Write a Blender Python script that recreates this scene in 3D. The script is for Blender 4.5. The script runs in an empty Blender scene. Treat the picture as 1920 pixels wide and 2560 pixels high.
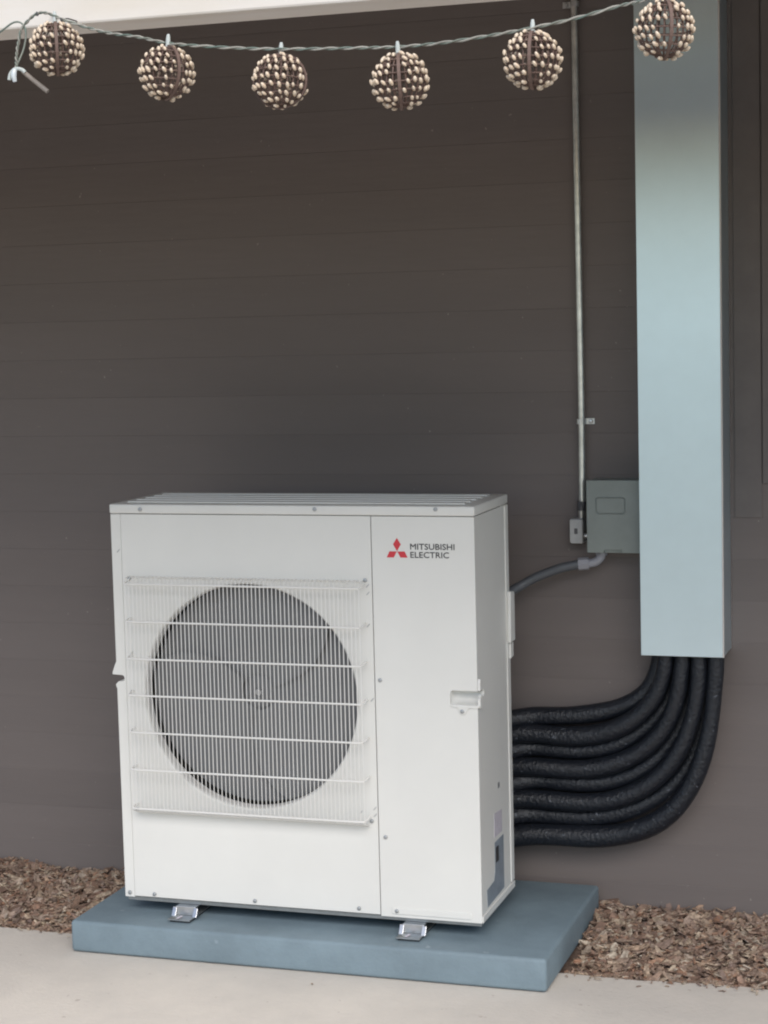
import bpy, bmesh, math, random
from mathutils import Vector, Matrix
random.seed(7)
R = math.radians
S = bpy.context.scene
C = S.collection

# ------------------------------------------------------------------ camera
cam_d = bpy.data.cameras.new('camera')
cam = bpy.data.objects.new('camera', cam_d)
C.objects.link(cam)
S.camera = cam
CAM = Vector((2.1506, -4.3172, 1.4564))
YAW, PITCH, ROLL = -0.3186, -0.1003, -0.0254
F_ = Vector((math.sin(YAW) * math.cos(PITCH), math.cos(YAW) * math.cos(PITCH), math.sin(PITCH)))
R_ = Vector((math.cos(YAW), -math.sin(YAW), 0))
U_ = R_.cross(F_)
R2 = math.cos(ROLL) * R_ + math.sin(ROLL) * U_
U2 = -math.sin(ROLL) * R_ + math.cos(ROLL) * U_
m3 = Matrix((R2, U2, -F_)).transposed()
cam.matrix_world = Matrix.Translation(CAM) @ m3.to_4x4()
cam_d.sensor_fit = 'AUTO'
cam_d.sensor_width = 36
cam_d.lens = 4758.6 / 2560 * 36
cam_d.clip_start = 0.05
cam_d.clip_end = 2000
S.render.resolution_x, S.render.resolution_y = 768, 1024
S.cycles.filter_width = 2.1      # the phone picture is a little soft

# ------------------------------------------------------------------ sky, sun, exposure
SUN_EL = 45
SUN_AZ = 25       # degrees to the right of straight behind the camera side
W = bpy.data.worlds.new('World')
S.world = W
W.use_nodes = True
wn = W.node_tree
bg = wn.nodes['Background']
sky = wn.nodes.new('ShaderNodeTexSky')
sky.sky_type = 'NISHITA'
sky.sun_disc = False
sky.sun_elevation = R(SUN_EL)
sky.sun_rotation = R(180 - SUN_AZ)
sky.air_density = 1.0
sky.dust_density = 0.7
sky.ozone_density = 1.0
wn.links.new(sky.outputs[0], bg.inputs[0])
bg.inputs[1].default_value = 0.07
sun_d = bpy.data.lights.new('sun', 'SUN')
sun_d.energy = 1.5
sun_d.angle = R(50)
sun_d.color = (1.0, 0.94, 0.865)
sun = bpy.data.objects.new('sun', sun_d)
C.objects.link(sun)
sun.rotation_euler = (R(90 - SUN_EL), 0, R(SUN_AZ))
sun.location = (0, -8, 9)
vs = S.view_settings
vs.view_transform = 'Standard'
vs.look = 'None'
vs.gamma = 1
vs.exposure = 1.18
vs.use_curve_mapping = False

# ------------------------------------------------------------------ materials
def mat(name, col, rough=0.6, metal=0.0, var=0.0, vscale=8.0, bump=0.0, bscale=40.0, col2=None,
        island=None, spec=None, stretch=None, coat=0.0, speck=None, bdist=0.002, objrand=False):
    m = bpy.data.materials.new(name)
    m.use_nodes = True
    nt = m.node_tree
    b = nt.nodes['Principled BSDF']
    b.inputs['Roughness'].default_value = rough
    b.inputs['Metallic'].default_value = metal
    if spec is not None:
        b.inputs['Specular IOR Level'].default_value = spec
    if coat:
        b.inputs['Coat Weight'].default_value = coat
        b.inputs['Coat Roughness'].default_value = 0.15
    tc = nt.nodes.new('ShaderNodeTexCoord')
    vec = tc.outputs['Object']
    if objrand:                     # every copy gets its own piece of the pattern
        oi = nt.nodes.new('ShaderNodeObjectInfo')
        sc_ = nt.nodes.new('ShaderNodeVectorMath'); sc_.operation = 'SCALE'
        sc_.inputs[0].default_value = (37.0, 11.0, 23.0)
        nt.links.new(oi.outputs['Random'], sc_.inputs['Scale'])
        ad = nt.nodes.new('ShaderNodeVectorMath'); ad.operation = 'ADD'
        nt.links.new(vec, ad.inputs[0]); nt.links.new(sc_.outputs[0], ad.inputs[1])
        vec = ad.outputs[0]
    vec0 = vec
    if stretch:
        mp = nt.nodes.new('ShaderNodeMapping')
        mp.inputs['Scale'].default_value = stretch
        nt.links.new(vec, mp.inputs[0])
        vec = mp.outputs[0]
    out = None
    c4 = (*col, 1)
    if island:
        g = nt.nodes.new('ShaderNodeNewGeometry')
        cr = nt.nodes.new('ShaderNodeValToRGB')
        els = cr.color_ramp.elements
        while len(els) < len(island):
            els.new(0.5)
        for i, c in enumerate(island):
            els[i].position = i / (len(island) - 1)
            els[i].color = (*c, 1)
        nt.links.new(g.outputs['Random Per Island'], cr.inputs[0])
        out = cr.outputs[0]
    if var > 0:
        n = nt.nodes.new('ShaderNodeTexNoise')
        n.inputs['Scale'].default_value = vscale
        n.inputs['Detail'].default_value = 6
        n.inputs['Roughness'].default_value = 0.65
        nt.links.new(vec, n.inputs['Vector'])
        mx = nt.nodes.new('ShaderNodeMix')
        mx.data_type = 'RGBA'
        c2 = col2 if col2 else tuple(max(0, c * (1 - var)) for c in col)
        mr = nt.nodes.new('ShaderNodeMapRange')
        mr.inputs[1].default_value = 0.35
        mr.inputs[2].default_value = 0.68
        nt.links.new(n.outputs[0], mr.inputs[0])
        nt.links.new(mr.outputs[0], mx.inputs[0])
        if out is not None:
            nt.links.new(out, mx.inputs[6])
        else:
            mx.inputs[6].default_value = c4
        mx.inputs[7].default_value = (*c2, 1)
        out = mx.outputs[2]
    if speck:
        # small separate marks: (scale, threshold, colour)
        v = nt.nodes.new('ShaderNodeTexNoise')
        v.inputs['Scale'].default_value = speck[0]
        v.inputs['Detail'].default_value = 2
        nt.links.new(vec0, v.inputs['Vector'])
        mr = nt.nodes.new('ShaderNodeMapRange')
        mr.inputs[1].default_value = speck[1]
        mr.inputs[2].default_value = speck[1] + 0.04
        nt.links.new(v.outputs[0], mr.inputs[0])
        mx = nt.nodes.new('ShaderNodeMix')
        mx.data_type = 'RGBA'
        nt.links.new(mr.outputs[0], mx.inputs[0])
        if out is not None:
            nt.links.new(out, mx.inputs[6])
        else:
            mx.inputs[6].default_value = c4
        mx.inputs[7].default_value = (*speck[2], 1)
        out = mx.outputs[2]
    if out is not None:
        nt.links.new(out, b.inputs['Base Color'])
    else:
        b.inputs['Base Color'].default_value = c4
    if bump > 0:
        n = nt.nodes.new('ShaderNodeTexNoise')
        n.inputs['Scale'].default_value = bscale
        n.inputs['Detail'].default_value = 5
        nt.links.new(vec, n.inputs['Vector'])
        bp = nt.nodes.new('ShaderNodeBump')
        bp.inputs['Strength'].default_value = bump
        bp.inputs['Distance'].default_value = bdist
        nt.links.new(n.outputs[0], bp.inputs['Height'])
        nt.links.new(bp.outputs[0], b.inputs['Normal'])
    return m

M = {}
M['board'] = mat('brown_board_paint', (0.188, 0.160, 0.150), 0.75, objrand=True, var=0.12, vscale=1.2, bump=0.35, bscale=26,
                 stretch=(0.35, 1, 2.6), speck=(70, 0.75, (0.30, 0.27, 0.25)))
M['backing'] = mat('wall_backing', (0.15, 0.13, 0.12), 0.9)
M['white'] = mat('white_enamel', (0.755, 0.748, 0.715), 0.38, var=0.06, vscale=2.2, bump=0.05, bscale=300)
M['guard'] = mat('guard_coating', (0.78, 0.765, 0.735), 0.45)
M['dark_in'] = mat('dark_interior', (0.035, 0.037, 0.04), 0.7)
M['coil'] = mat('coil_fins', (0.085, 0.09, 0.095), 0.6, metal=0.2, var=0.4, vscale=60, stretch=(30, 1, 0.4))
M['fan'] = mat('fan_plastic', (0.165, 0.167, 0.172), 0.6)
M['screw'] = mat('screw_steel', (0.42, 0.43, 0.44), 0.4, metal=0.7)
M['zinc'] = mat('zinc_bracket', (0.72, 0.73, 0.74), 0.28, metal=0.9, var=0.2, vscale=40)
M['footplate'] = mat('foot_steel', (0.36, 0.38, 0.385), 0.4, metal=0.7, var=0.2, vscale=30)
M['shade_gap'] = mat('seam_gap', (0.10, 0.10, 0.10), 0.9)
M['red'] = mat('emblem_red', (0.62, 0.045, 0.06), 0.4)
M['ink'] = mat('lettering_black', (0.03, 0.03, 0.032), 0.45)
M['sticker'] = mat('sticker_slate', (0.27, 0.31, 0.36), 0.4, var=0.3, vscale=30)
M['sticker_pale'] = mat('sticker_pale', (0.62, 0.58, 0.64), 0.4, var=0.2, vscale=30)
M['pad'] = mat('pad_plastic', (0.215, 0.286, 0.33), 0.62, var=0.26, vscale=4, bump=0.5, bscale=140,
               speck=(22, 0.73, (0.25, 0.31, 0.35)))
M['galv'] = mat('galvanised_sheet', (0.77, 0.92, 1.0), 0.32, metal=0.95, var=0.05, vscale=5, bump=0.10, bscale=3.0,
                bdist=0.01)
M['edge'] = mat('sheet_edge_highlight', (0.62, 0.60, 0.58), 0.6, metal=0.35)  # paler than the sheet: the bright highlight along the fold, put into the colour
M['emt'] = mat('conduit_steel', (0.80, 0.79, 0.76), 0.28, metal=0.85, var=0.35, vscale=25)
M['cast'] = mat('cast_aluminium', (0.48, 0.48, 0.475), 0.5, metal=0.45, var=0.2, vscale=30)
M['darkzinc'] = mat('dark_fitting', (0.12, 0.115, 0.12), 0.5, metal=0.6)
M['greybox'] = mat('grey_box_paint', (0.235, 0.262, 0.247), 0.45, var=0.12, vscale=12)
M['flex'] = mat('flex_jacket', (0.10, 0.108, 0.12), 0.4, var=0.2, vscale=30)
M['pvc'] = mat('pvc_fitting', (0.30, 0.30, 0.33), 0.45)
M['pipe'] = mat('black_insulation', (0.010, 0.0125, 0.0185), 0.42, bump=0.9, bscale=110, bdist=0.004,
                speck=(85, 0.70, (0.10, 0.11, 0.13)))
M['concrete'] = mat('patio_concrete', (0.71, 0.655, 0.585), 0.85, var=0.16, vscale=2.4, bump=0.5, bscale=90,
                    col2=(0.585, 0.545, 0.495), speck=(38, 0.72, (0.52, 0.46, 0.41)), bdist=0.003)
M['soil'] = mat('mulch_soil', (0.20, 0.14, 0.11), 0.95, var=0.4, vscale=40, bump=0.8, bscale=60, bdist=0.01)
M['chips'] = mat('wood_chips', (0.2, 0.14, 0.1), 0.85, var=0.25, vscale=90,
                 island=[(0.15, 0.085, 0.062), (0.36, 0.225, 0.165), (0.46, 0.325, 0.245), (0.27, 0.19, 0.165),
                         (0.56, 0.41, 0.30), (0.70, 0.57, 0.42), (0.45, 0.235, 0.145), (0.50, 0.38, 0.31), (0.78, 0.68, 0.54)])
M['lawn'] = mat('far_ground', (0.22, 0.19, 0.14), 0.95, var=0.35, vscale=1.2)
M['beam'] = mat('beam_paint', (0.78, 0.74, 0.70), 0.6, var=0.14, vscale=4, bump=0.3, bscale=14, stretch=(0.5, 2, 2),
                col2=(0.72, 0.66, 0.58))
M['roof'] = mat('roof_boards', (0.50, 0.45, 0.41), 0.7, var=0.12, vscale=4)
M['frame'] = mat('window_frame_paint', (0.165, 0.143, 0.135), 0.6, var=0.15, vscale=10)
M['glass'] = mat('dark_window_glass', (0.02, 0.024, 0.024), 0.12)
M['bead'] = mat('cream_bead', (0.80, 0.70, 0.57), 0.28, var=0.25, vscale=120, col2=(0.60, 0.44, 0.30))
M['rattan'] = mat('brown_rattan', (0.165, 0.105, 0.085), 0.7, var=0.3, vscale=60)
M['wire'] = mat('green_grey_wire', (0.24, 0.25, 0.215), 0.55, var=0.5, vscale=30, col2=(0.09, 0.15, 0.13))
M['wire_pale'] = mat('pale_wire', (0.40, 0.39, 0.345), 0.55, var=0.4, vscale=24)
M['socket'] = mat('pale_socket', (0.52, 0.56, 0.54), 0.4)
M['tie'] = mat('clear_tie', (0.62, 0.67, 0.70), 0.25)
M['stick'] = mat('bare_stick', (0.36, 0.31, 0.27), 0.7, var=0.3, vscale=60)

# ------------------------------------------------------------------ geometry helpers
class MB:
    """collects shapes; build() links them as one mesh object"""
    def __init__(s):
        s.v = []; s.f = []
    def add(s, vs_, fs_):
        o = len(s.v)
        s.v += [tuple(p) for p in vs_]
        s.f += [tuple(i + o for i in f) for f in fs_]
        return s
    def box(s, x0, x1, y0, y1, z0, z1):
        return s.add([(x0, y0, z0), (x1, y0, z0), (x1, y1, z0), (x0, y1, z0), (x0, y0, z1), (x1, y0, z1), (x1, y1, z1), (x0, y1, z1)],
                     [(0, 3, 2, 1), (4, 5, 6, 7), (0, 1, 5, 4), (1, 2, 6, 5), (2, 3, 7, 6), (3, 0, 4, 7)])
    def prism_y(s, poly, y0, y1):
        n = len(poly)
        a = sum(poly[i][0] * poly[(i + 1) % n][1] - poly[(i + 1) % n][0] * poly[i][1] for i in range(n))
        if a < 0: poly = poly[::-1]
        v = [(x, y0, z) for x, z in poly] + [(x, y1, z) for x, z in poly]
        f = [tuple(range(n)), tuple(range(2 * n - 1, n - 1, -1))]
        f += [(i, i + n, (i + 1) % n + n, (i + 1) % n) for i in range(n)]
        return s.add(v, f)
    def prism_x(s, poly, x0, x1):
        n = len(poly)
        a = sum(poly[i][0] * poly[(i + 1) % n][1] - poly[(i + 1) % n][0] * poly[i][1] for i in range(n))
        if a < 0: poly = poly[::-1]
        v = [(x1, y, z) for y, z in poly] + [(x0, y, z) for y, z in poly]
        f = [tuple(range(n)), tuple(range(2 * n - 1, n - 1, -1))]
        f += [(i, i + n, (i + 1) % n + n, (i + 1) % n) for i in range(n)]
        return s.add(v, f)
    def tube(s, pts, r, n=8, caps=True):
        pts = [Vector(p) for p in pts]
        rs = r if isinstance(r, (list, tuple)) else [r] * len(pts)
        t0 = (pts[1] - pts[0]).normalized()
        up = Vector((0, 0, 1)) if abs(t0.z) < 0.9 else Vector((1, 0, 0))
        a = t0.cross(up).normalized(); prev = t0
        v = []
        for i, p in enumerate(pts):
            t = (pts[min(i + 1, len(pts) - 1)] - pts[max(i - 1, 0)]).normalized()
            ax = prev.cross(t)
            if ax.length > 1e-7:
                a = Matrix.Rotation(prev.angle(t), 3, ax.normalized()) @ a
            prev = t
            b = t.cross(a).normalized()
            for k in range(n):
                th = 2 * math.pi * k / n
                v.append(p + rs[i] * (math.cos(th) * a + math.sin(th) * b))
        f = []
        for i in range(len(pts) - 1):
            for k in range(n):
                f.append((i * n + k, i * n + (k + 1) % n, (i + 1) * n + (k + 1) % n, (i + 1) * n + k))
        if caps:
            f.append(tuple(range(n - 1, -1, -1)))
            f.append(tuple((len(pts) - 1) * n + k for k in range(n)))
        return s.add(v, f)
    def lathe(s, prof, n=48, axis='y', c=(0, 0, 0)):
        """prof: list of (radius, position along axis)"""
        v = []
        for r, h in prof:
            for k in range(n):
                th = 2 * math.pi * k / n
                if axis == 'y': v.append((c[0] + r * math.cos(th), c[1] + h, c[2] + r * math.sin(th)))
                elif axis == 'x': v.append((c[0] + h, c[1] + r * math.cos(th), c[2] + r * math.sin(th)))
                else: v.append((c[0] + r * math.cos(th), c[1] + r * math.sin(th), c[2] + h))
        f = []
        for i in range(len(prof) - 1):
            for k in range(n):
                f.append((i * n + k, i * n + (k + 1) % n, (i + 1) * n + (k + 1) % n, (i + 1) * n + k))
        return s.add(v, f)
    def mesh(s, name, m, smooth=False, bevel=0.0, seg=2, recalc=True, ang=35):
        me = bpy.data.meshes.new(name)
        bm = bmesh.new()
        vv = [bm.verts.new(p) for p in s.v]
        for f in s.f:
            try: bm.faces.new([vv[i] for i in f])
            except ValueError: pass
        if recalc: bmesh.ops.recalc_face_normals(bm, faces=bm.faces)
        if bevel > 0:
            ed = [e for e in bm.edges if len(e.link_faces) == 2 and e.calc_face_angle(0) > R(40)]
            bmesh.ops.bevel(bm, geom=ed, offset=bevel, segments=seg, affect='EDGES', profile=0.5, clamp_overlap=True)
        if smooth:
            for f in bm.faces: f.smooth = True
            for e in bm.edges:
                if len(e.link_faces) == 2 and e.calc_face_angle(0) > R(ang): e.smooth = False
        bm.to_mesh(me); bm.free()
        me.materials.append(m)
        return me
    def build(s, name, m, parent=None, **k):
        return link(name, s.mesh(name, m, **k), parent)

def link(name, me, parent=None):
    o = bpy.data.objects.new(name, me)
    C.objects.link(o)
    if parent is not None: o.parent = parent
    return o
def thing(name, label, cat, loc=(0, 0, 0), group=None):
    o = bpy.data.objects.new(name, None)
    o.empty_display_size = 0.05
    C.objects.link(o)
    o.location = loc
    o['label'] = label; o['category'] = cat
    if group: o['group'] = group
    return o
def tag(o, label, cat, group=None):
    o['label'] = label; o['category'] = cat
    if group: o['group'] = group
    return o
def kind(o, k):
    o['kind'] = k
    return o
def arc(cx, cz, r, a0, a1, n):
    return [(cx + r * math.cos(R(a0 + (a1 - a0) * i / n)), cz + r * math.sin(R(a0 + (a1 - a0) * i / n))) for i in range(n + 1)]
def rrect(x0, x1, z0, z1, r, n=4):
    return (arc(x1 - r, z1 - r, r, 0, 90, n) + arc(x0 + r, z1 - r, r, 90, 180, n) +
            arc(x0 + r, z0 + r, r, 180, 270, n) + arc(x1 - r, z0 + r, r, 270, 360, n))
def bez(p0, p1, p2, p3, n):
    p0, p1, p2, p3 = map(Vector, (p0, p1, p2, p3))
    return [((1 - t) ** 3) * p0 + 3 * (1 - t) ** 2 * t * p1 + 3 * (1 - t) * t * t * p2 + t ** 3 * p3 for t in [i / n for i in range(n + 1)]]
def catmull(pts, n=8):
    P = [Vector(p) for p in pts]
    P = [2 * P[0] - P[1]] + P + [2 * P[-1] - P[-2]]
    out = []
    for i in range(1, len(P) - 2):
        a, b, c, d = P[i - 1:i + 3]
        for k in range(n):
            t = k / n
            out.append(0.5 * ((2 * b) + (c - a) * t + (2 * a - 5 * b + 4 * c - d) * t * t + (3 * b - a - 3 * c + d) * t ** 3))
    out.append(P[-2])
    return out

ZG = -0.125        # patio level (z = 0 is the underside of the cabinet)
ZP = -0.042        # top of the equipment pad
YW = 0.555         # face of the wall
YE = 0.05          # edge of the patio towards the mulch

# ------------------------------------------------------------------ the setting
g = kind(MB().add([(-400, -600, ZG - 0.06), (400, -600, ZG - 0.06), (400, 200, ZG - 0.06), (-400, 200, ZG - 0.06)], [(0, 1, 2, 3)]).build('ground', M['lawn']), 'structure')
# patio slab with a slightly ragged edge along the mulch
pm = MB()
xs = [-6 + 0.06 * i for i in range(int(14 / 0.06) + 1)]
edge = [(x, YE + 0.012 * math.sin(x * 5.1) + 0.006 * math.sin(x * 17 + 1) + random.uniform(-.004, .004)) for x in xs]
poly = [(-6, -2.6), (8, -2.6)] + [(x, y) for x, y in reversed(edge)]
n = len(poly)
pm.add([(x, y, ZG) for x, y in poly] + [(x, y, ZG - 0.055) for x, y in poly],
       [tuple(range(n))] + [(i, i + n, (i + 1) % n + n, (i + 1) % n) for i in range(n)])
kind(pm.build('concrete_patio', M['concrete'], bevel=0.0), 'structure')

def bed_z(x, y):
    t = min(max((y - YE) / (YW - YE), 0), 1)
    return ZG - 0.028 + 0.042 * t ** 0.8 + 0.007 * math.sin(x * 6.3 + 1) * t + 0.006 * math.sin(x * 15 + y * 9)
bm_ = MB()
nx, ny = 200, 14
bv = []
for j in range(ny + 1):
    for i in range(nx + 1):
        x = -3 + 7 * i / nx
        y = YE - 0.02 + (YW - YE + 0.02) * j / ny
        bv.append((x, y, bed_z(x, y) + random.uniform(-.003, .003)))
bf = [(j * (nx + 1) + i, j * (nx + 1) + i + 1, (j + 1) * (nx + 1) + i + 1, (j + 1) * (nx + 1) + i) for j in range(ny) for i in range(nx)]
bm_.add(bv, bf)
kind(bm_.build('mulch_bed', M['soil'], smooth=True), 'structure')

# house wall of separate boards
wall = thing('house_wall', 'brown painted house wall of horizontal boards behind the white unit', 'wall', (0, YW, ZG))
MB().box(-4.6, 5.6, 0.024, 0.14, -0.1, 3.0).build('wall_core', M['backing'], wall)
PITCH_B = 0.1083
z0 = 0.068 - 2 * PITCH_B - ZG
bme = None
k = 0
while z0 + k * PITCH_B < 2.95:
    if bme is None:
        h = PITCH_B - 0.00005
        # shiplap profile: chamfered lower and upper front edges
        prof = [(0.0225, 0), (0.0001, 0), (0.0, 0.0001), (0.0, h - 0.0009), (0.0006, h), (0.0225, h)]
        b1 = MB().prism_x(prof, -4.6, 5.6)
        bme = b1.mesh('board', M['board'])
    o = link('board', bme, wall)
    o.location = (0, random.uniform(-.00012, .00012), z0 + k * PITCH_B)
    k += 1
# the edge of a window at the far right (frame > pane), part of the wall
wf = MB()
wx0, wx1, wz0, wz1 = 1.558, 2.45, 1.02 - ZG, 2.25 - ZG
for a in ((wx0, wx0 + 0.05, wz0, wz1), (wx1 - 0.05, wx1, wz0, wz1), (wx0 + 0.05, wx1 - 0.05, wz0, wz0 + 0.05), (wx0 + 0.05, wx1 - 0.05, wz1 - 0.05, wz1)):
    wf.box(a[0], a[1], -0.009, 0.004, a[2], a[3])
wo = wf.build('window', M['frame'], wall, bevel=0.003)
MB().box(wx0 + 0.05, wx1 - 0.05, -0.004, 0.001, wz0 + 0.05, wz1 - 0.05).build('pane', M['glass'], wo)
tr = MB()
tr.box(1.487, 1.5565, -0.004, 0.006, 0.932 - ZG, 2.34 - ZG)
tr.build('window_casing', M['frame'], wall, bevel=0.002)

# porch roof, rafters, beam and posts
roof = kind(MB().prism_x([(-1.56, 2.229), (0.5, 2.86), (4.2, 4.0), (4.2, 4.12), (0.5, 2.98), (-1.56, 2.349)], -4.8, 5.8).build('porch_roof', M['roof']), 'structure')
rme = MB().prism_x([(-1.34, 2.17), (0.53, 2.747), (0.53, 2.866), (-1.34, 2.2935)], -0.022, 0.022).mesh('rafter', M['roof'], bevel=0.003)
for i in range(14):
    o = link('rafter', rme, roof)
    o.location = (-4.2 + i * 0.66, 0, 0)
YB = -1.45
beam = tag(MB().box(-4.5, 5.5, YB, YB + 0.10, 1.9505, 2.19).build('porch_beam', M['beam'], bevel=0.004),
           'pale painted porch beam crossing the top left above the brown wall', 'beam')
for x in (-4.3, 5.3):
    p = MB().box(-0.05, 0.05, -0.05, 0.05, 0, 1.9505 - ZG).build('porch_post', M['beam'], bevel=0.004)
    p.location = (x, YB + 0.05, ZG)
    p.parent = beam

# ------------------------------------------------------------------ equipment pad
pad = MB().box(-0.11, 1.13, -0.096, 0.512, ZG + 0.002, ZP).build('equipment_pad', M['pad'], bevel=0.009, seg=3, smooth=True)
tag(pad, 'blue grey slab pad under the white outdoor unit', 'pad')

# ------------------------------------------------------------------ outdoor unit
UW, UH, UD = 0.95, 1.0178, 0.313
unit = thing('outdoor_unit', 'white heat pump outdoor unit with round fan behind a wire guard', 'heat pump', (0, 0, ZP))
def U(mb, name, m, parent=None, **k):
    o = mb.build(name, m, parent if parent else unit, **k)
    if parent is None: o.location = (0, 0, -ZP)      # shapes are written with z = 0 at the cabinet's underside
    return o
ZB = 0.990           # seam under the top cover
SEAM = 0.692
XL = 0.0275
# fan panel with a round opening
cx, cz, RO = 0.362, 0.534, 0.2875
px0, px1, pz0, pz1 = XL + 0.0006, SEAM - 0.0009, 0.004, ZB - 0.0016
angs = sorted(set([2 * math.pi * i / 96 for i in range(96)] + [math.atan2(zz - cz, xx - cx) % (2 * math.pi) for xx in (px0, px1) for zz in (pz0, pz1)]))
inner, outer = [], []
for a in angs:
    c, s_ = math.cos(a), math.sin(a)
    t = min(((px1 - cx) / c) if c > 1e-9 else ((px0 - cx) / c if c < -1e-9 else 9), ((pz1 - cz) / s_) if s_ > 1e-9 else ((pz0 - cz) / s_ if s_ < -1e-9 else 9))
    inner.append((cx + RO * c, cz + RO * s_)); outer.append((cx + t * c, cz + t * s_))
n = len(angs)
fp = MB()
fp.add([(x, 0, z) for x, z in inner] + [(x, 0, z) for x, z in outer] + [(x, 0.006, z) for x, z in outer],
       [(i, (i + 1) % n, (i + 1) % n + n, i + n) for i in range(n)] + [(i + n, (i + 1) % n + n, (i + 1) % n + 2 * n, i + 2 * n) for i in range(n)])
fan_panel = U(fp, 'fan_panel', M['white'])
# rounded bell mouth behind the opening
bell = MB().lathe([(RO, 0.0), (RO - 0.0015, 0.0006), (RO - 0.004, 0.003), (RO - 0.0058, 0.008), (RO - 0.0065, 0.016), (RO - 0.0065, 0.034)], 96, 'y', (cx, 0, cz))
U(bell, 'bell_mouth', M['white'], smooth=True, ang=80)
# left corner post with the handle notch
post = [(0.0, 0.0), (XL - 0.0006, 0.0), (XL - 0.0006, ZB - 0.0016), (0.0, ZB - 0.0016), (0.0, 0.612), (-0.004, 0.604), (-0.0115, 0.584), (-0.012, 0.5785),
        (0.016, 0.5770), (0.0205, 0.574), (0.0215, 0.568), (0.019, 0.563), (0.004, 0.5605), (-0.0035, 0.553), (-0.002, 0.546), (0.0, 0.543)]
U(MB().prism_y(post, 0.0004, 0.045), 'corner_post', M['white'], bevel=0.0012, seg=2)
U(MB().box(0.0006, 0.0022, 0.0455, UD, 0.004, ZB - 0.002), 'side_panel', M['white'])
# service panel with a notch for the right handle
sp = [(SEAM + 0.0009, 0.0), (UW, 0.0), (UW, 0.535), (0.887, 0.535), (0.8825, 0.539), (0.8825, 0.566), (0.887, 0.5695), (UW, 0.5695), (UW, ZB - 0.0016), (SEAM + 0.0009, ZB - 0.0016)]
U(MB().prism_y(sp, -0.0004, 0.006), 'service_panel', M['white'], bevel=0.0012)
sd = [(0.0065, 0.0), (UD - 0.030, 0.0), (UD - 0.030, ZB - 0.0016), (0.0065, ZB - 0.0016), (0.0065, 0.5695), (0.030, 0.5695), (0.030, 0.535), (0.0065, 0.535)]
U(MB().prism_x(sd, UW - 0.0018, UW - 0.0003), 'side_panel', M['white'])
# back flange strip, slightly proud
U(MB().box(UW - 0.012, UW + 0.0022, UD - 0.0295, UD, 0.02, ZB - 0.0016), 'rear_flange', M['white'], bevel=0.0025, seg=3)
U(MB().prism_x([(UD - 0.034, 0.64), (UD + 0.012, 0.64), (UD + 0.012, 0.765), (UD - 0.028, 0.77)], UW + 0.0024, UW + 0.0125), 'cable_cover', M['white'], bevel=0.003)
U(MB().prism_x([(UD - 0.02, 0.597), (UD + 0.008, 0.60), (UD + 0.008, 0.637), (UD - 0.02, 0.637)], UW + 0.0024, UW + 0.0085), 'cable_clamp', M['white'], bevel=0.002)
# base rail: a white lip all round plus a dark pan below
U(MB().box(0.004, UW - 0.004, 0.010, UD - 0.004, -0.010, -0.0006), 'base_pan', M['footplate'])
U(MB().box(UW - 0.003, UW + 0.0024, 0.004, UD + 0.002, -0.0004, 0.0165), 'base_lip', M['white'], bevel=0.0015)
# pressed channel low on the service panel
U(MB().prism_y(rrect(0.722, 0.925, 0.0085, 0.0245, 0.004), -0.0030, -0.0006), 'pressed_channel', M['white'], bevel=0.0012)
# top cover with pressed ribs
tc = U(MB().box(-0.0015, UW + 0.0018, -0.0022, UD + 0.001, ZB, UH - 0.004), 'top_cover', M['white'], bevel=0.004, seg=3, smooth=True)
for i in range(5):
    y = 0.034 + i * 0.052
    MB().prism_y([(0.03, UH - 0.0038), (0.034, UH + 0.0006), (UW - 0.034, UH + 0.0006), (UW - 0.03, UH - 0.0038)], y, y + 0.022).build('rib', M['white'], tc, bevel=0.0018)
# inside: dark box, coil, fan
U(MB().box(SEAM - 0.010, SEAM - 0.006, 0.02, UD - 0.02, 0.01, ZB - 0.01), 'divider', M['dark_in'])
U(MB().box(0.012, SEAM - 0.012, UD - 0.03, UD - 0.002, 0.004, ZB - 0.01), 'heat_exchanger', M['coil'])
fan = U(MB().lathe([(0.0, -0.018), (0.03, -0.017), (0.052, -0.010), (0.060, 0.0), (0.062, 0.05), (0.0, 0.05)], 32, 'y', (cx, 0.085, cz)), 'fan', M['fan'], smooth=True)
MB().lathe([(0.0, -0.024), (0.008, -0.024), (0.010, -0.019), (0.010, -0.015)], 12, 'y', (cx, 0.085, cz)).build('hub_nut', M['zinc'], fan)
for b in range(3):
    bl = MB()
    nr, na = 8, 14
    bv = []
    for i in range(nr + 1):
        t = i / nr
        r = 0.045 + 0.2365 * t
        for j in range(na + 1):
            u = j / na
            a = R(120 * b + 20 + 26 * t * t + (134 - 4 * t) * u)
            y = 0.058 + 0.016 * u - 0.004 * t + 0.003 * math.sin(u * math.pi)
            bv.append((cx + r * math.cos(a), y, cz + r * math.sin(a)))
    st = na + 1
    bl.add(bv, [(i * st + j, i * st + j + 1, (i + 1) * st + j + 1, (i + 1) * st + j) for i in range(nr) for j in range(na)])
    bl.add([(x, y + 0.003, z) for x, y, z in bv], [(i * st + j, (i + 1) * st + j, (i + 1) * st + j + 1, i * st + j + 1) for i in range(nr) for j in range(na)])
    bl.build('blade', M['fan'], fan, smooth=True, recalc=False)
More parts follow.
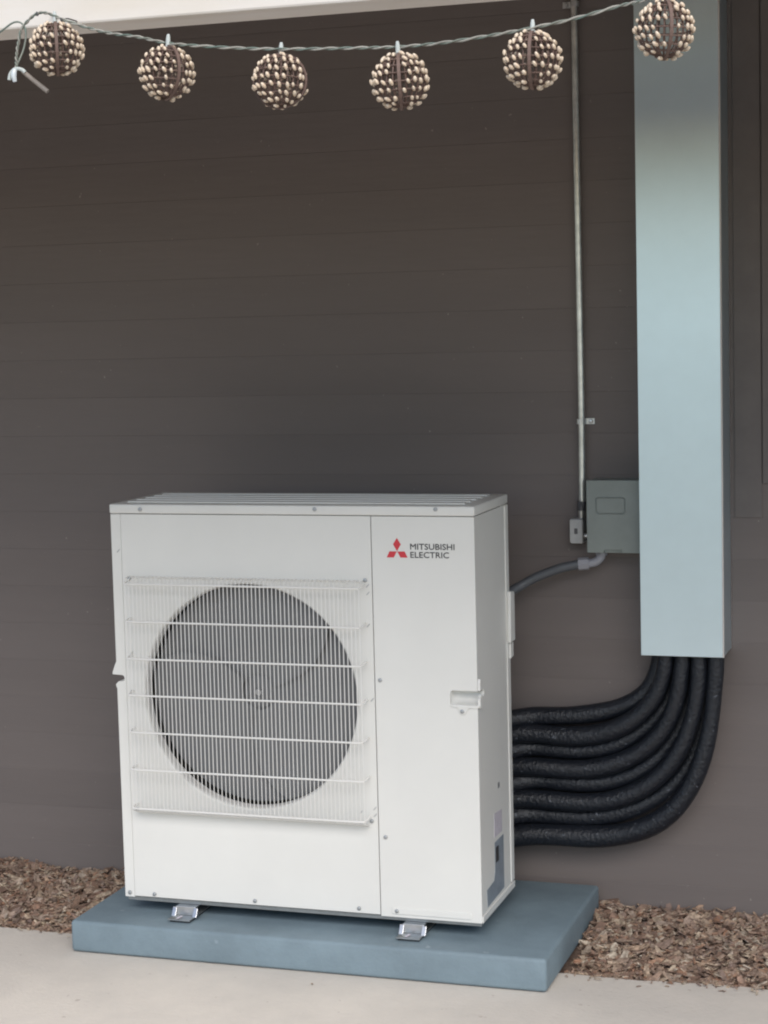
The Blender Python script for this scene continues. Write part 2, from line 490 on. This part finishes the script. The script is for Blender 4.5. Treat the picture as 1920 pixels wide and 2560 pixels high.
# wire fan guard: each wire is a part of the guard
GX0, GX1, GY = 0.050, 0.669, -0.036
guard = U(MB().box(GX0 - 0.004, GX1 + 0.004, -0.0022, -0.0005, 0.8295, 0.8330), 'fan_guard', M['guard'])
MB().box(GX0 - 0.004, GX1 + 0.004, -0.0022, -0.0005, 0.2225, 0.2265).build('lower_flange', M['guard'], guard)
vme = MB().tube([(0, 0.001, 0.832), (0, -0.022, 0.832), (0, GY + 0.003, 0.829), (0, GY, 0.822), (0, GY, 0.245), (0, GY + 0.004, 0.237), (0, -0.002, 0.226)], 0.00122, 6).mesh('vertical_wire', M['guard'], smooth=True)
NV = 59
for i in range(NV):
    o = link('vertical_wire', vme, guard)
    o.location = (GX0 + (GX1 - GX0) * i / (NV - 1), 0, 0)
zs = [0.8170, 0.7215, 0.6275, 0.5345, 0.4400, 0.3440, 0.2440]
hme = MB().tube([(GX0 - 0.004, 0.0, 0.004), (GX0 - 0.0035, GY + 0.012, 0.001), (GX0 + 0.002, GY - 0.002, 0), (GX0 + 0.012, GY - 0.0038, 0), (GX1 - 0.012, GY - 0.0038, 0),
                 (GX1 - 0.002, GY - 0.002, 0), (GX1 + 0.0035, GY + 0.012, 0.003), (GX1 + 0.004, -0.004, 0.007)], 0.0025, 8).mesh('horizontal_wire', M['guard'], smooth=True)
for z in zs:
    o = link('horizontal_wire', hme, guard)
    o.location = (0, 0, z)
# lower return tray of the guard
MB().prism_x([(GY - 0.001, 0.2385), (GY + 0.001, 0.2365), (-0.003, 0.2245), (-0.003, 0.2285)], GX0, GX1).build('lower_rail', M['guard'], guard)
# screws
scr = MB().lathe([(0.0, -0.0032), (0.0026, -0.0031), (0.0046, -0.0022), (0.0052, -0.0004), (0.0052, 0.0006)], 12, 'y').lathe([(0.0, -0.0036), (0.0014, -0.0036), (0.0014, -0.003)], 6, 'y').mesh('screw', M['screw'], smooth=True)
for x, z in [(0.0842, 1.001), (0.5501, 1.0042), (0.8563, 1.0063), (0.0465, 0.8272), (0.6745, 0.8327), (0.0440, 0.2314), (0.6755, 0.2377), (0.7059, 0.5888),
             (0.7097, 0.1997), (0.0141, 0.0119), (0.0831, 0.012), (0.3598, 0.0143), (0.6364, 0.0156), (0.7348, 0.0165)]:
    o = link('screw', scr, unit)
    o.location = (x, -0.0030 if z > ZB else (-0.0032 if abs(x - 0.7348) < .001 else -0.0012), z - ZP)
# moulding dimples and tab slots beside the guard
slot = MB().prism_y([(-0.0045, -0.004), (-0.002, -0.0045), (0.0045, 0.003), (0.0035, 0.0045)], -0.0010, -0.0003).mesh('tab_slot', M['screw'])
for x, z in [(0.6800, 0.8195), (0.6805, 0.8010), (0.6795, 0.7225), (0.6845, 0.5400), (0.0445, 0.6350), (0.0190, 0.8960), (0.6840, 0.2700), (0.6845, 0.2530), (0.0400, 0.5380), (0.648, 0.2585)]:
    o = link('tab_slot', slot, unit)
    o.location = (x, -0.0002, z - ZP)
# right handle: recessed bowl with a lip and a screw tab
hb = MB()
prof = [(0.0, 0.5695), (0.031, 0.5695), (0.033, 0.560), (0.027, 0.548), (0.006, 0.537), (-0.0015, 0.535)]
nn = len(prof)
xsn = [0.8826, 0.8850, 0.90, 0.93, 0.9485, 0.9575]
hv, hf = [], []
for i, x in enumerate(xsn):
    dd = 0.35 if i == 0 else (0.8 if i == 1 else 1.0)
    for y, z in prof:
        hv.append((x, y * dd if y > 0 else y, z))
for i in range(len(xsn) - 1):
    for j in range(nn - 1):
        hf.append((i * nn + j, i * nn + j + 1, (i + 1) * nn + j + 1, (i + 1) * nn + j))
hf.append(tuple(range(nn)))
hb.add(hv, hf)
hand = U(hb, 'handle', M['white'], smooth=True, ang=60)
hl = MB()
hl.prism_y([(0.8835, 0.5365), (0.8835, 0.5310), (0.9005, 0.5290), (0.9075, 0.5125), (0.9185, 0.5120), (0.9285, 0.5285), (0.9510, 0.5285), (0.9570, 0.5360)], -0.0042, -0.0006)
hl.prism_x([(-0.004, 0.536), (-0.004, 0.552), (0.010, 0.560), (0.026, 0.556), (0.026, 0.529), (0.002, 0.5285)], 0.9506, 0.9580)
hl.prism_x([(-0.002, 0.571), (-0.002, 0.590), (0.002, 0.600), (0.020, 0.580), (0.026, 0.571)], 0.9506, 0.9575)
hl.build('handle_lip', M['white'], hand, bevel=0.0012)
o = link('screw', scr, hand)
o.location = (0.9125, -0.0048, 0.5205)
# stickers on the right side
st = U(MB().prism_x([(0.130, 0.165), (0.215, 0.165), (0.214, 0.028), (0.055, 0.024), (0.050, 0.068), (0.118, 0.072), (0.129, 0.092)], UW - 0.0004, UW + 0.0003), 'rating_sticker', M['sticker'])
MB().box(UW + 0.0003, UW + 0.0007, 0.138, 0.165, 0.112, 0.150).build('print_block', M['ink'], st)
U(MB().prism_x([(0.128, 0.178), (0.202, 0.176), (0.204, 0.232), (0.130, 0.238)], UW - 0.0004, UW + 0.0003), 'caution_sticker', M['sticker_pale'])
U(MB().box(UW - 0.0004, UW + 0.0004, 0.17, 0.186, 0.292, 0.306), 'side_screw', M['screw'])
# emblem and lettering
em = U(MB().prism_y([(0.7575, 0.9368), (0.7476, 0.9212), (0.7572, 0.9045), (0.7670, 0.9212)], -0.0010, -0.0004), 'emblem', M['red'])
MB().prism_y([(0.7565, 0.9040), (0.7382, 0.9040), (0.7310, 0.8893), (0.7488, 0.8893)], -0.0010, -0.0004).build('diamond', M['red'], em)
MB().prism_y([(0.7580, 0.9040), (0.7762, 0.9040), (0.7836, 0.8893), (0.7656, 0.8893)], -0.0010, -0.0004).build('diamond', M['red'], em)
def lettering(text, x0, x1, z0_, z1_, name):
    cu = bpy.data.curves.new(name, 'FONT')
    cu.body = text
    cu.fill_mode = 'FRONT'
    cu.resolution_u = 3
    tmp = bpy.data.objects.new(name, cu)
    C.objects.link(tmp)
    dg = bpy.context.evaluated_depsgraph_get()
    me = bpy.data.meshes.new_from_object(tmp.evaluated_get(dg))
    bpy.data.objects.remove(tmp)
    xs_ = [v.co.x for v in me.vertices]; ys_ = [v.co.y for v in me.vertices]
    ax, bx, ay, by = min(xs_), max(xs_), min(ys_), max(ys_)
    for v in me.vertices:
        v.co = ((v.co.x - ax) / (bx - ax) * (x1 - x0) + x0, -0.0009, (v.co.y - ay) / (by - ay) * (z1_ - z0_) + z0_)
    base_v = [tuple(v.co) for v in me.vertices]; base_f = [tuple(p.vertices) for p in me.polygons]
    mb = MB()
    for dx, dy, dz in ((0, 0, 0), (0.0005, -0.0001, 0), (0.00025, -0.0002, 0.0003), (0.00025, -0.0003, -0.0003)):
        mb.add([(x + dx, y + dy, z + dz) for x, y, z in base_v], base_f)
    me = mb.mesh(name, M['ink'], recalc=False)
    o = link(name, me, unit)
    o.location = (0, 0, -ZP)
    return o
lettering('MITSUBISHI', 0.7905, 0.9005, 0.9092, 0.9232, 'lettering')
lettering('ELECTRIC', 0.7905, 0.8865, 0.8893, 0.9033, 'lettering')
# feet
def foot(xc):
    f = U(MB().box(xc - 0.030, xc + 0.030, -0.052, UD + 0.03, ZP + 0.0056, ZP + 0.0088), 'foot', M['footplate'], bevel=0.001)
    MB().box(xc - 0.026, xc + 0.027, -0.046, UD + 0.028, ZP + 0.0004, ZP + 0.0054).build('shadow_strip', M['dark_in'], f)  # dark strip added to stand for the shadow under the foot plate
    q = MB()
    q.box(xc - 0.024, xc + 0.030, -0.012, -0.009, ZP + 0.0090, -0.0106)
    q.box(xc - 0.024, xc + 0.030, -0.0088, UD - 0.02, -0.0145, -0.0108)
    q.build('foot_bracket', M['zinc'], f, bevel=0.0008)
    for s in (-1, 1):
        gx = xc + 0.003 + s * 0.0285
        MB().prism_x([(-0.027, ZP + 0.0090), (-0.0125, ZP + 0.0090), (-0.0125, -0.012), (-0.0145, -0.013)], gx - 0.0055, gx + 0.0055).build('gusset', M['zinc'], f, bevel=0.001)
    MB().prism_y(rrect(-0.0035, 0.0035, -0.011, 0.011, 0.003), 0, 0.0012).build('slot', M['sticker_pale'], f)
    sl = f.children[-1]
    sl.rotation_euler = (R(90), 0, R(-12))
    sl.location = (xc - 0.004, -0.036, ZP + 0.0101)
    return f
foot(0.171); foot(0.776)

# ------------------------------------------------------------------ sheet metal line cover
duct = thing('line_cover_duct', 'tall galvanised sheet metal duct covering the pipes on the right', 'duct', (1.372, YW, 0.595))
dw, dd = 0.104, 0.145
T = 0.0012
outl = [(-dw, -0.002), (-dw, -dd), (dw, -dd), (dw, -0.002), (dw - T, -0.002), (dw - T, -dd + T), (-dw + T, -dd + T), (-dw + T, -0.002)]
dm = MB()
n = len(outl)
dm.add([(x, y, 0) for x, y in outl] + [(x, y, 2.14) for x, y in outl], [tuple(range(n)), tuple(range(2 * n - 1, n - 1, -1))] + [(i, i + n, (i + 1) % n + n, (i + 1) % n) for i in range(n)])
dm.build('duct_body', M['galv'], duct, bevel=0.0006, seg=1)
MB().box(dw - 0.0022, dw + 0.0018, -dd - 0.0016, -dd + 0.008, 0, 2.14).build('folded_edge', M['edge'], duct, bevel=0.0008)
MB().box(-dw + T + .0004, dw - T - .0004, -dd + T + .0004, -0.003, 2.10, 2.11).build('inner_stop', M['dark_in'], duct)

# ------------------------------------------------------------------ eight insulated line pipes
zl = [0.409, 0.3640, 0.3200, 0.2770, 0.2320, 0.1885, 0.1435, 0.0930]
order = ['topmost', 'second from the top', 'third from the top', 'fourth from the top', 'fourth from the bottom', 'third from the bottom', 'second from the bottom', 'lowest']
for i in range(8):
    t = i / 7
    r = [0.0245, 0.0255, 0.0242, 0.0248, 0.0252, 0.0248, 0.0262, 0.0290][i]
    xv = 1.3015 + 0.1495 * t
    yl = YW - 0.066 - (0.012 if i % 2 else -0.014)
    yv = YW - (0.099 if i % 2 else 0.046)
    zc = zl[i]
    bend0 = 1.03 + 0.05 * t
    end = Vector((xv, yv, 0.60))
    up = 0.60 - zc
    pts = [Vector((0.78, YW - 0.115, zc - 0.012)), Vector((0.88, YW - 0.088, zc - 0.008)), Vector((0.955, yl, zc - 0.001))]
    pts = catmull(pts + [Vector((bend0, yl, zc))], 4)[:-1]
    b = bez((bend0, yl, zc), (bend0 + (xv - bend0) * 0.68, yl, zc), (xv, yv, zc + up * (0.42 - 0.10 * t)), end, 22)
    pts += b + [end + Vector((0, 0, 0.2)), end + Vector((0, 0, 0.5))]
    # a slow wobble, hand-bent
    w1, w2, w3 = random.uniform(0, 6), random.uniform(0, 6), random.uniform(0.25, 0.5)
    for k_ in range(3, len(pts) - 4):
        pts[k_] = pts[k_] + Vector((0.0016 * math.sin(w2 + k_ * w3), 0.002 * math.sin(w1 + k_ * 0.31), 0.0026 * math.sin(w1 + k_ * w3)))
    nk = len(pts) - 1
    rr = [(r + (0.0205 - r) * min(1, max(0, (k - 18) / 12))) * (1 + 0.022 * math.sin(i * 2.1 + k * 0.9)) for k in range(nk + 1)]
    p = MB().tube(pts, rr, 14).build('insulated_pipe', M['pipe'], smooth=True)
    tag(p, 'black insulated pipe curving up into the duct, %s of the eight' % order[i], 'pipe', 'insulated pipes between unit and duct')

# ------------------------------------------------------------------ conduit with straps, conduit body
con = thing('steel_conduit', 'thin vertical steel conduit running up the brown wall left of the duct', 'conduit', (1.0935, YW, 0.93))
cm = MB().tube([(0.0022, -0.024, 0.04), (0.002, -0.0155, 0.30), (-0.001, -0.0135, 0.9), (-0.0035, -0.0125, 1.72)], 0.0088, 14)
cm.build('tube', M['emt'], con, smooth=True)
MB().tube([(0.0, -0.025, 0.021), (0.0005, -0.025, 0.043)], [0.0105, 0.0105], 12).tube([(0.0, -0.025, 0.034), (0.0005, -0.025, 0.045)], [0.0122, 0.0122], 8).build('coupling', M['darkzinc'], con, smooth=True)
MB().tube([(0.0, -0.025, 0.0), (0.0, -0.025, 0.022)], 0.0080, 12).build('nipple', M['emt'], con, smooth=True)
for (zz, s, yy) in ((0.2523, 1, -0.0155), (1.3147, -1, -0.0125)):
    st = MB()
    st.lathe([(0.0096, -0.007), (0.0112, -0.007), (0.0112, 0.007), (0.0096, 0.007)], 16, 'z', (0, yy, zz))
    st.box(min(s * 0.0085, s * 0.034), max(s * 0.0085, s * 0.034), -0.0042, -0.0022, zz - 0.008, zz + 0.008)
    so = st.build('strap', M['zinc'], con, bevel=0.0005, seg=1)
    MB().lathe([(0.0, -0.0095), (0.004, -0.009), (0.0058, -0.0065), (0.0060, -0.0044)], 12, 'y', (s * 0.0245, 0, zz)).build('strap_screw', M['zinc'], so, smooth=True)
body = thing('conduit_body', 'small grey conduit junction body at the foot of the steel conduit', 'junction box', (1.0835, YW, 0.8655))
MB().prism_y(rrect(-0.018, 0.018, 0.0, 0.0655, 0.006), -0.046, -0.004).build('housing', M['cast'], body, bevel=0.003)
lid = MB().prism_y(rrect(-0.0165, 0.0165, 0.002, 0.0635, 0.005), -0.0495, -0.0465).build('lid', M['cast'], body, bevel=0.001)
MB().prism_y(rrect(-0.0045, 0.0045, 0.026, 0.041, 0.002), -0.0505, -0.0497).build('lid_screw', M['darkzinc'], lid)
MB().tube([(0.0182, -0.026, 0.0195), (0.037, -0.026, 0.0195)], [0.0082, 0.0082], 12).build('hub', M['emt'], body, smooth=True)

# ------------------------------------------------------------------ disconnect box
dis = thing('disconnect_box', 'grey green electrical disconnect box tucked against the duct', 'electrical box', (1.193, YW, 0.848))
MB().box(-0.0695, 0.0695, -0.088, -0.001, 0.0, 0.186).build('enclosure', M['greybox'], dis, bevel=0.003)
cov = MB().prism_y([(-0.071, 0.001), (-0.0265, 0.001), (-0.0265, 0.008), (0.020, 0.008), (0.020, 0.001), (0.071, 0.001), (0.071, 0.188), (-0.071, 0.188)], -0.0965, -0.0885).build('cover', M['greybox'], dis, bevel=0.002)
ring = MB()
o1, o2 = rrect(-0.047, 0.031, 0.100, 0.145, 0.008), rrect(-0.043, 0.027, 0.104, 0.141, 0.006)
n = len(o1)
ring.add([(x, -0.0968, z) for x, z in o1] + [(x, -0.0992, z) for x, z in [((a[0] + b[0]) / 2, (a[1] + b[1]) / 2) for a, b in zip(o1, o2)]] + [(x, -0.0968, z) for x, z in o2],
         [(i, (i + 1) % n, (i + 1) % n + n, i + n) for i in range(n)] + [(i + n, (i + 1) % n + n, (i + 1) % n + 2 * n, i + 2 * n) for i in range(n)])
ring.build('embossed_frame', M['greybox'], cov)

# ------------------------------------------------------------------ flexible whip from box to unit
whip = thing('flexible_whip', 'grey flexible conduit whip drooping from the grey box to the unit', 'conduit', (1.15, 0.50, 0.846))
def rel(pts, o=(1.15, 0.50, 0.846)): return [Vector(p) - Vector(o) for p in pts]
path = catmull([(1.094, 0.488, 0.8155), (1.0424, 0.478, 0.8035), (0.9843, 0.468, 0.7815), (0.9451, 0.455, 0.7600), (0.9117, 0.425, 0.742), (0.885, 0.385, 0.732), (0.870, 0.33, 0.728)], 12)
rr = [0.0122 + 0.0004 * (k % 2) for k in range(len(path))]
MB().tube(rel(path), rr, 12).build('hose', M['flex'], whip, smooth=True)
elb = catmull([(1.1515, 0.50, 0.847), (1.149, 0.50, 0.833), (1.136, 0.498, 0.8205), (1.116, 0.492, 0.8165)], 6)
MB().tube(rel(elb), 0.0115, 12).build('elbow', M['pvc'], whip, smooth=True)
MB().tube(rel([(1.119, 0.493, 0.8170), (1.092, 0.4877, 0.8150)]), [0.0165, 0.0165], 8).build('gland_nut', M['pvc'], whip)
MB().tube(rel([(1.1515, 0.50, 0.838), (1.1515, 0.50, 0.847)]), [0.0155, 0.0155], 8).build('lock_nut', M['pvc'], whip)

# ------------------------------------------------------------------ string of beaded balls
YS = -1.50
wpts = [(2.02, 2.062), (1.92, 2.020), (1.80, 1.972), (1.70, 1.932), (1.6398, 1.9114), (1.6056, 1.906), (1.5363, 1.8924), (1.466, 1.8826), (1.4017, 1.8762), (1.3292, 1.871), (1.2661, 1.8698), (1.2111, 1.8721), (1.1434, 1.8753),
        (1.0709, 1.8794), (1.0052, 1.8853), (0.9347, 1.8936), (0.8792, 1.9017), (0.8314, 1.9143), (0.783, 1.9235), (0.7425, 1.9351), (0.6978, 1.9514), (0.6692, 1.9637), (0.6482, 1.9623), (0.6246, 1.9434), (0.6168, 1.9218), (0.612, 1.9000), (0.6105, 1.880)]
wc = catmull([(x, YS, z) for x, z in wpts], 10)
strand = thing('light_string_wire', 'twisted green grey wire sagging across the top, carrying beaded balls', 'wire', (1.27, YS, 1.87))
off = Vector((1.27, YS, 1.87))
for ph, mm, rr in ((0, 'wire', 0.0013), (math.pi, 'wire_pale', 0.0015)):
    ptsw = []
    for k, p in enumerate(wc):
        t = (wc[min(k + 1, len(wc) - 1)] - wc[max(k - 1, 0)]).normalized()
        a = t.cross(Vector((0, 1, 0))).normalized()
        th = k * 0.85 + ph
        ptsw.append(p - off + 0.0015 * (math.cos(th) * a + math.sin(th) * Vector((0, 1, 0))))
    MB().tube(ptsw, rr, 6).build('strand', M[mm], strand, smooth=True)
# short lead going off to the left along the beam
MB().tube([Vector(p) - off for p in catmull([(0.6105, YS, 1.882), (0.620, YS + 0.012, 1.915), (0.619, YS + 0.02, 1.945), (0.600, YS + 0.02, 1.957), (0.55, YS + 0.02, 1.935), (0.48, YS + 0.01, 1.94)], 6)], 0.0016, 6).build('lead', M['wire'], strand, smooth=True)
# cup hooks on the beam
for hx, hz in ((0.6978, 1.9514), (0.655, 1.964), (2.015, 2.060)):
    hk = MB().tube(catmull([(0, 0.054, 0.004), (0, 0.02, 0.004), (0, 0.004, 0.001), (0, -0.005, -0.004), (0, -0.006, 0.002)], 5), 0.0012, 6).build('cup_hook', M['darkzinc'], smooth=True)
    hk.location = (hx, YS, hz)
    hk.parent = beam

bead_me = None
def bead_mesh():
    mb = MB()
    rows = [(0.0, -1), (0.62, -0.78), (0.98, -0.25), (0.94, 0.35), (0.55, 0.83), (0.0, 1)]
    mb.lathe([(a * 0.0029, h * 0.0050) for a, h in rows], 8, 'z')
    return mb.mesh('bead', M['bead'], smooth=True, ang=80)
bead_me = bead_mesh()
RB = 0.0425
fr = MB()
for la in range(-72, 73, 18):
    rr = (RB - 0.0025) * math.cos(R(la)); z = (RB - 0.0025) * math.sin(R(la))
    fr.tube([(rr * math.cos(R(a)), rr * math.sin(R(a)), z) for a in range(0, 361, 15)], 0.0011, 5, caps=False)
for lo in range(0, 180, 15):
    fr.tube([((RB - 0.004) * math.cos(R(a)) * math.cos(R(lo)), (RB - 0.004) * math.cos(R(a)) * math.sin(R(lo)), (RB - 0.004) * math.sin(R(a))) for a in range(0, 361, 15)], 0.0012, 4, caps=False)
frame_me = fr.mesh('net_frame', M['rattan'], smooth=True)
# one broad flat band round the ball, over the poles
bd = MB()
ring_n = 40
bv = []
for k in range(ring_n):
    a = 2 * math.pi * k / ring_n
    for w_ in (-0.0025, 0.0025):
        for rr in (RB - 0.002, RB + 0.0008):
            bv.append((rr * math.cos(a), w_, rr * math.sin(a)))
bf = []
for k in range(ring_n):
    a, b = k * 4, ((k + 1) % ring_n) * 4
    bf += [(a, b, b + 1, a + 1), (a + 2, a + 3, b + 3, b + 2), (a + 1, b + 1, b + 3, a + 3), (a, a + 2, b + 2, b)]
bd.add(bv, bf)
band_me = bd.mesh('band', M['rattan'])
sock_me = MB().lathe([(0.0, 0.016), (0.0022, 0.0155), (0.0034, 0.010), (0.0038, 0.002), (0.0038, -0.010), (0.0, -0.010)], 10, 'z').mesh('socket', M['socket'], smooth=True)
balls = [(0.6848, 1.9061, -62, 'leftmost, overlapping the pale beam'), (0.8773, 1.8557, -38, 'second from the left, right of the loose clip'),
         (1.0693, 1.8308, 8, 'third from the left, above the middle of the unit'), (1.2647, 1.8179, -74, 'hanging lowest on the wire'),
         (1.4722, 1.8362, -83, 'just left of the steel conduit'), (1.6698, 1.8662, -66, 'hanging in front of the sheet metal duct')]
rnd = random.Random(3)
for bi, (x, z, rot, where) in enumerate(balls):
    b = thing('beaded_ball', 'cream beaded brown ball light, ' + where, 'string light', (x, YS, z), 'beaded balls on the wire')
    tilt = rnd.uniform(-6, 6)
    b.rotation_euler = (R(rnd.uniform(-8, 8)), R(tilt), R(rot))
    link('net_frame', frame_me, b)
    link('band', band_me, b)
    s = link('socket', sock_me, b)
    s.location = (0, 0, RB + 0.002)
    for la in range(-72, 73, 18):
        cl = math.cos(R(la))
        nb = max(4, int(round(21 * cl)))
        o0 = rnd.uniform(0, 6.28) if abs(la) > 60 else (la / 18) * 0.13
        for j in range(nb):
            a = o0 + 2 * math.pi * j / nb + rnd.uniform(-.05, .05)
            if abs(RB * cl * math.sin(a)) < 0.0062:      # the band keeps clear
                continue
            if rnd.random() < 0.08:
                continue
            o = link('bead', bead_me, b)
            rr = RB + rnd.uniform(-.0015, .0015)
            lo = R(la + rnd.uniform(-2.5, 2.5))
            o.location = (rr * math.cos(lo) * math.cos(a), rr * math.cos(lo) * math.sin(a), rr * math.sin(lo))
            # long axis leans along the ball's surface
            nrm = Vector(o.location).normalized()
            tan = Vector((-math.sin(a), math.cos(a), 0))
            mer = nrm.cross(tan)
            ax = (mer * 0.80 + tan * (-0.45 + rnd.uniform(-.25, .25)) + nrm * 0.25).normalized()
            o.rotation_mode = 'QUATERNION'
            o.rotation_quaternion = ax.to_track_quat('Z', 'X')
            sc = rnd.uniform(0.85, 1.15)
            o.scale = (sc, sc, sc * rnd.uniform(0.85, 1.15))
# the loose clip and stick at the left end of the wire
clip = thing('wire_end_clip', 'pale clip with a short stick at the left end of the wire', 'clip', (0.6105, YS, 1.878))
MB().tube(catmull([(-0.014, 0, -0.016), (-0.011, 0, -0.006), (-0.002, 0, 0.001), (0.010, 0, -0.001), (0.016, 0, -0.006)], 5), 0.0030, 8).build('jaw', M['socket'], clip, smooth=True)
MB().tube(catmull([(-0.001, -0.003, 0.0), (-0.003, -0.004, -0.010), (-0.002, -0.003, -0.020)], 5), [0.0032 + 0.0014 * math.sin(k / 10 * 3.1) for k in range(11)], 8).build('knot', M['tie'], clip, smooth=True)
MB().tube([(0.010, 0.002, -0.003), (0.030, 0.004, -0.020), (0.0525, 0.005, -0.038)], [0.0036, 0.0036, 0.0038], 8).build('stick', M['stick'], clip, smooth=True)

# ------------------------------------------------------------------ wood chip mulch
rc = random.Random(11)
ch = MB()
def chip(x, y, z, L, w, th, yaw, tilt, roll):
    m = Matrix.Rotation(yaw, 3, 'Z') @ Matrix.Rotation(tilt, 3, 'Y') @ Matrix.Rotation(roll, 3, 'X')
    j = lambda a: a * rc.uniform(0.7, 1.15)
    bend = rc.uniform(-.15, .15) * L
    v = []
    for sx in (-1, 0, 1):
        hw = w * (0.55 if sx else 1.0)
        for sy, sz in ((-1, -1), (1, -1), (1, 1), (-1, 1)):
            v.append(m @ Vector((sx * j(L) / 2, sy * j(hw) / 2, sz * th / 2 + (bend if sx else 0))) + Vector((x, y, z)))
    f = [(0, 1, 2, 3), (11, 10, 9, 8)]
    for a in (0, 4):
        for k2 in range(4):
            f.append((a + k2, a + 4 + k2, a + 4 + (k2 + 1) % 4, a + (k2 + 1) % 4))
    ch.add(v, f)
def scatter(x0, x1, nchip):
    for i in range(nchip):
        x = rc.uniform(x0, x1)
        y = rc.uniform(YE - 0.015, YW - 0.006)
        if -0.118 < x < 1.138 and y < 0.52: continue
        L = min(0.06, 0.011 + rc.expovariate(1 / 0.014))
        chip(x, y, bed_z(x, y) + rc.uniform(0.0, 0.014), L, L * rc.uniform(0.2, 0.5) + .002, rc.uniform(.0012, .004),
             rc.uniform(0, 6.3), rc.gauss(0, .3), rc.gauss(0, .4))
scatter(-1.2, -0.11, 6500)
scatter(1.13, 2.2, 6500)
scatter(-3, -1.2, 1800)
scatter(2.2, 4, 1800)
scatter(-0.11, 1.13, 1500)
for i in range(420):
    x = rc.uniform(-1.0, 2.0)
    y = YE + 0.012 - abs(rc.gauss(0, 0.022))
    if -0.125 < x < 1.145: continue
    L = rc.uniform(.006, .022)
    chip(x, y, ZG + 0.003 + rc.uniform(0, .003), L, L * rc.uniform(.2, .5), .002, rc.uniform(0, 6.3), rc.gauss(0, .1), rc.gauss(0, .15))
# a few bits strayed onto the patio
for i in range(14):
    x = rc.choice([rc.uniform(-.6, 1.9), rc.uniform(1.1, 1.8)])
    y = YE - abs(rc.gauss(0.0, 0.10)) - 0.005
    if -0.13 < x < 1.15 and y > -0.11: continue
    L = rc.uniform(.004, .013)
    chip(x, y, ZG + 0.003, L, L * rc.uniform(.3, .6), .0015, rc.uniform(0, 6.3), 0.05, 0.05)
kind(ch.build('wood_chip_mulch', M['chips'], recalc=False), 'stuff')
mo = bpy.data.objects['wood_chip_mulch']
mo['label'] = 'brown wood chip mulch along the foot of the wall'
mo['category'] = 'mulch'
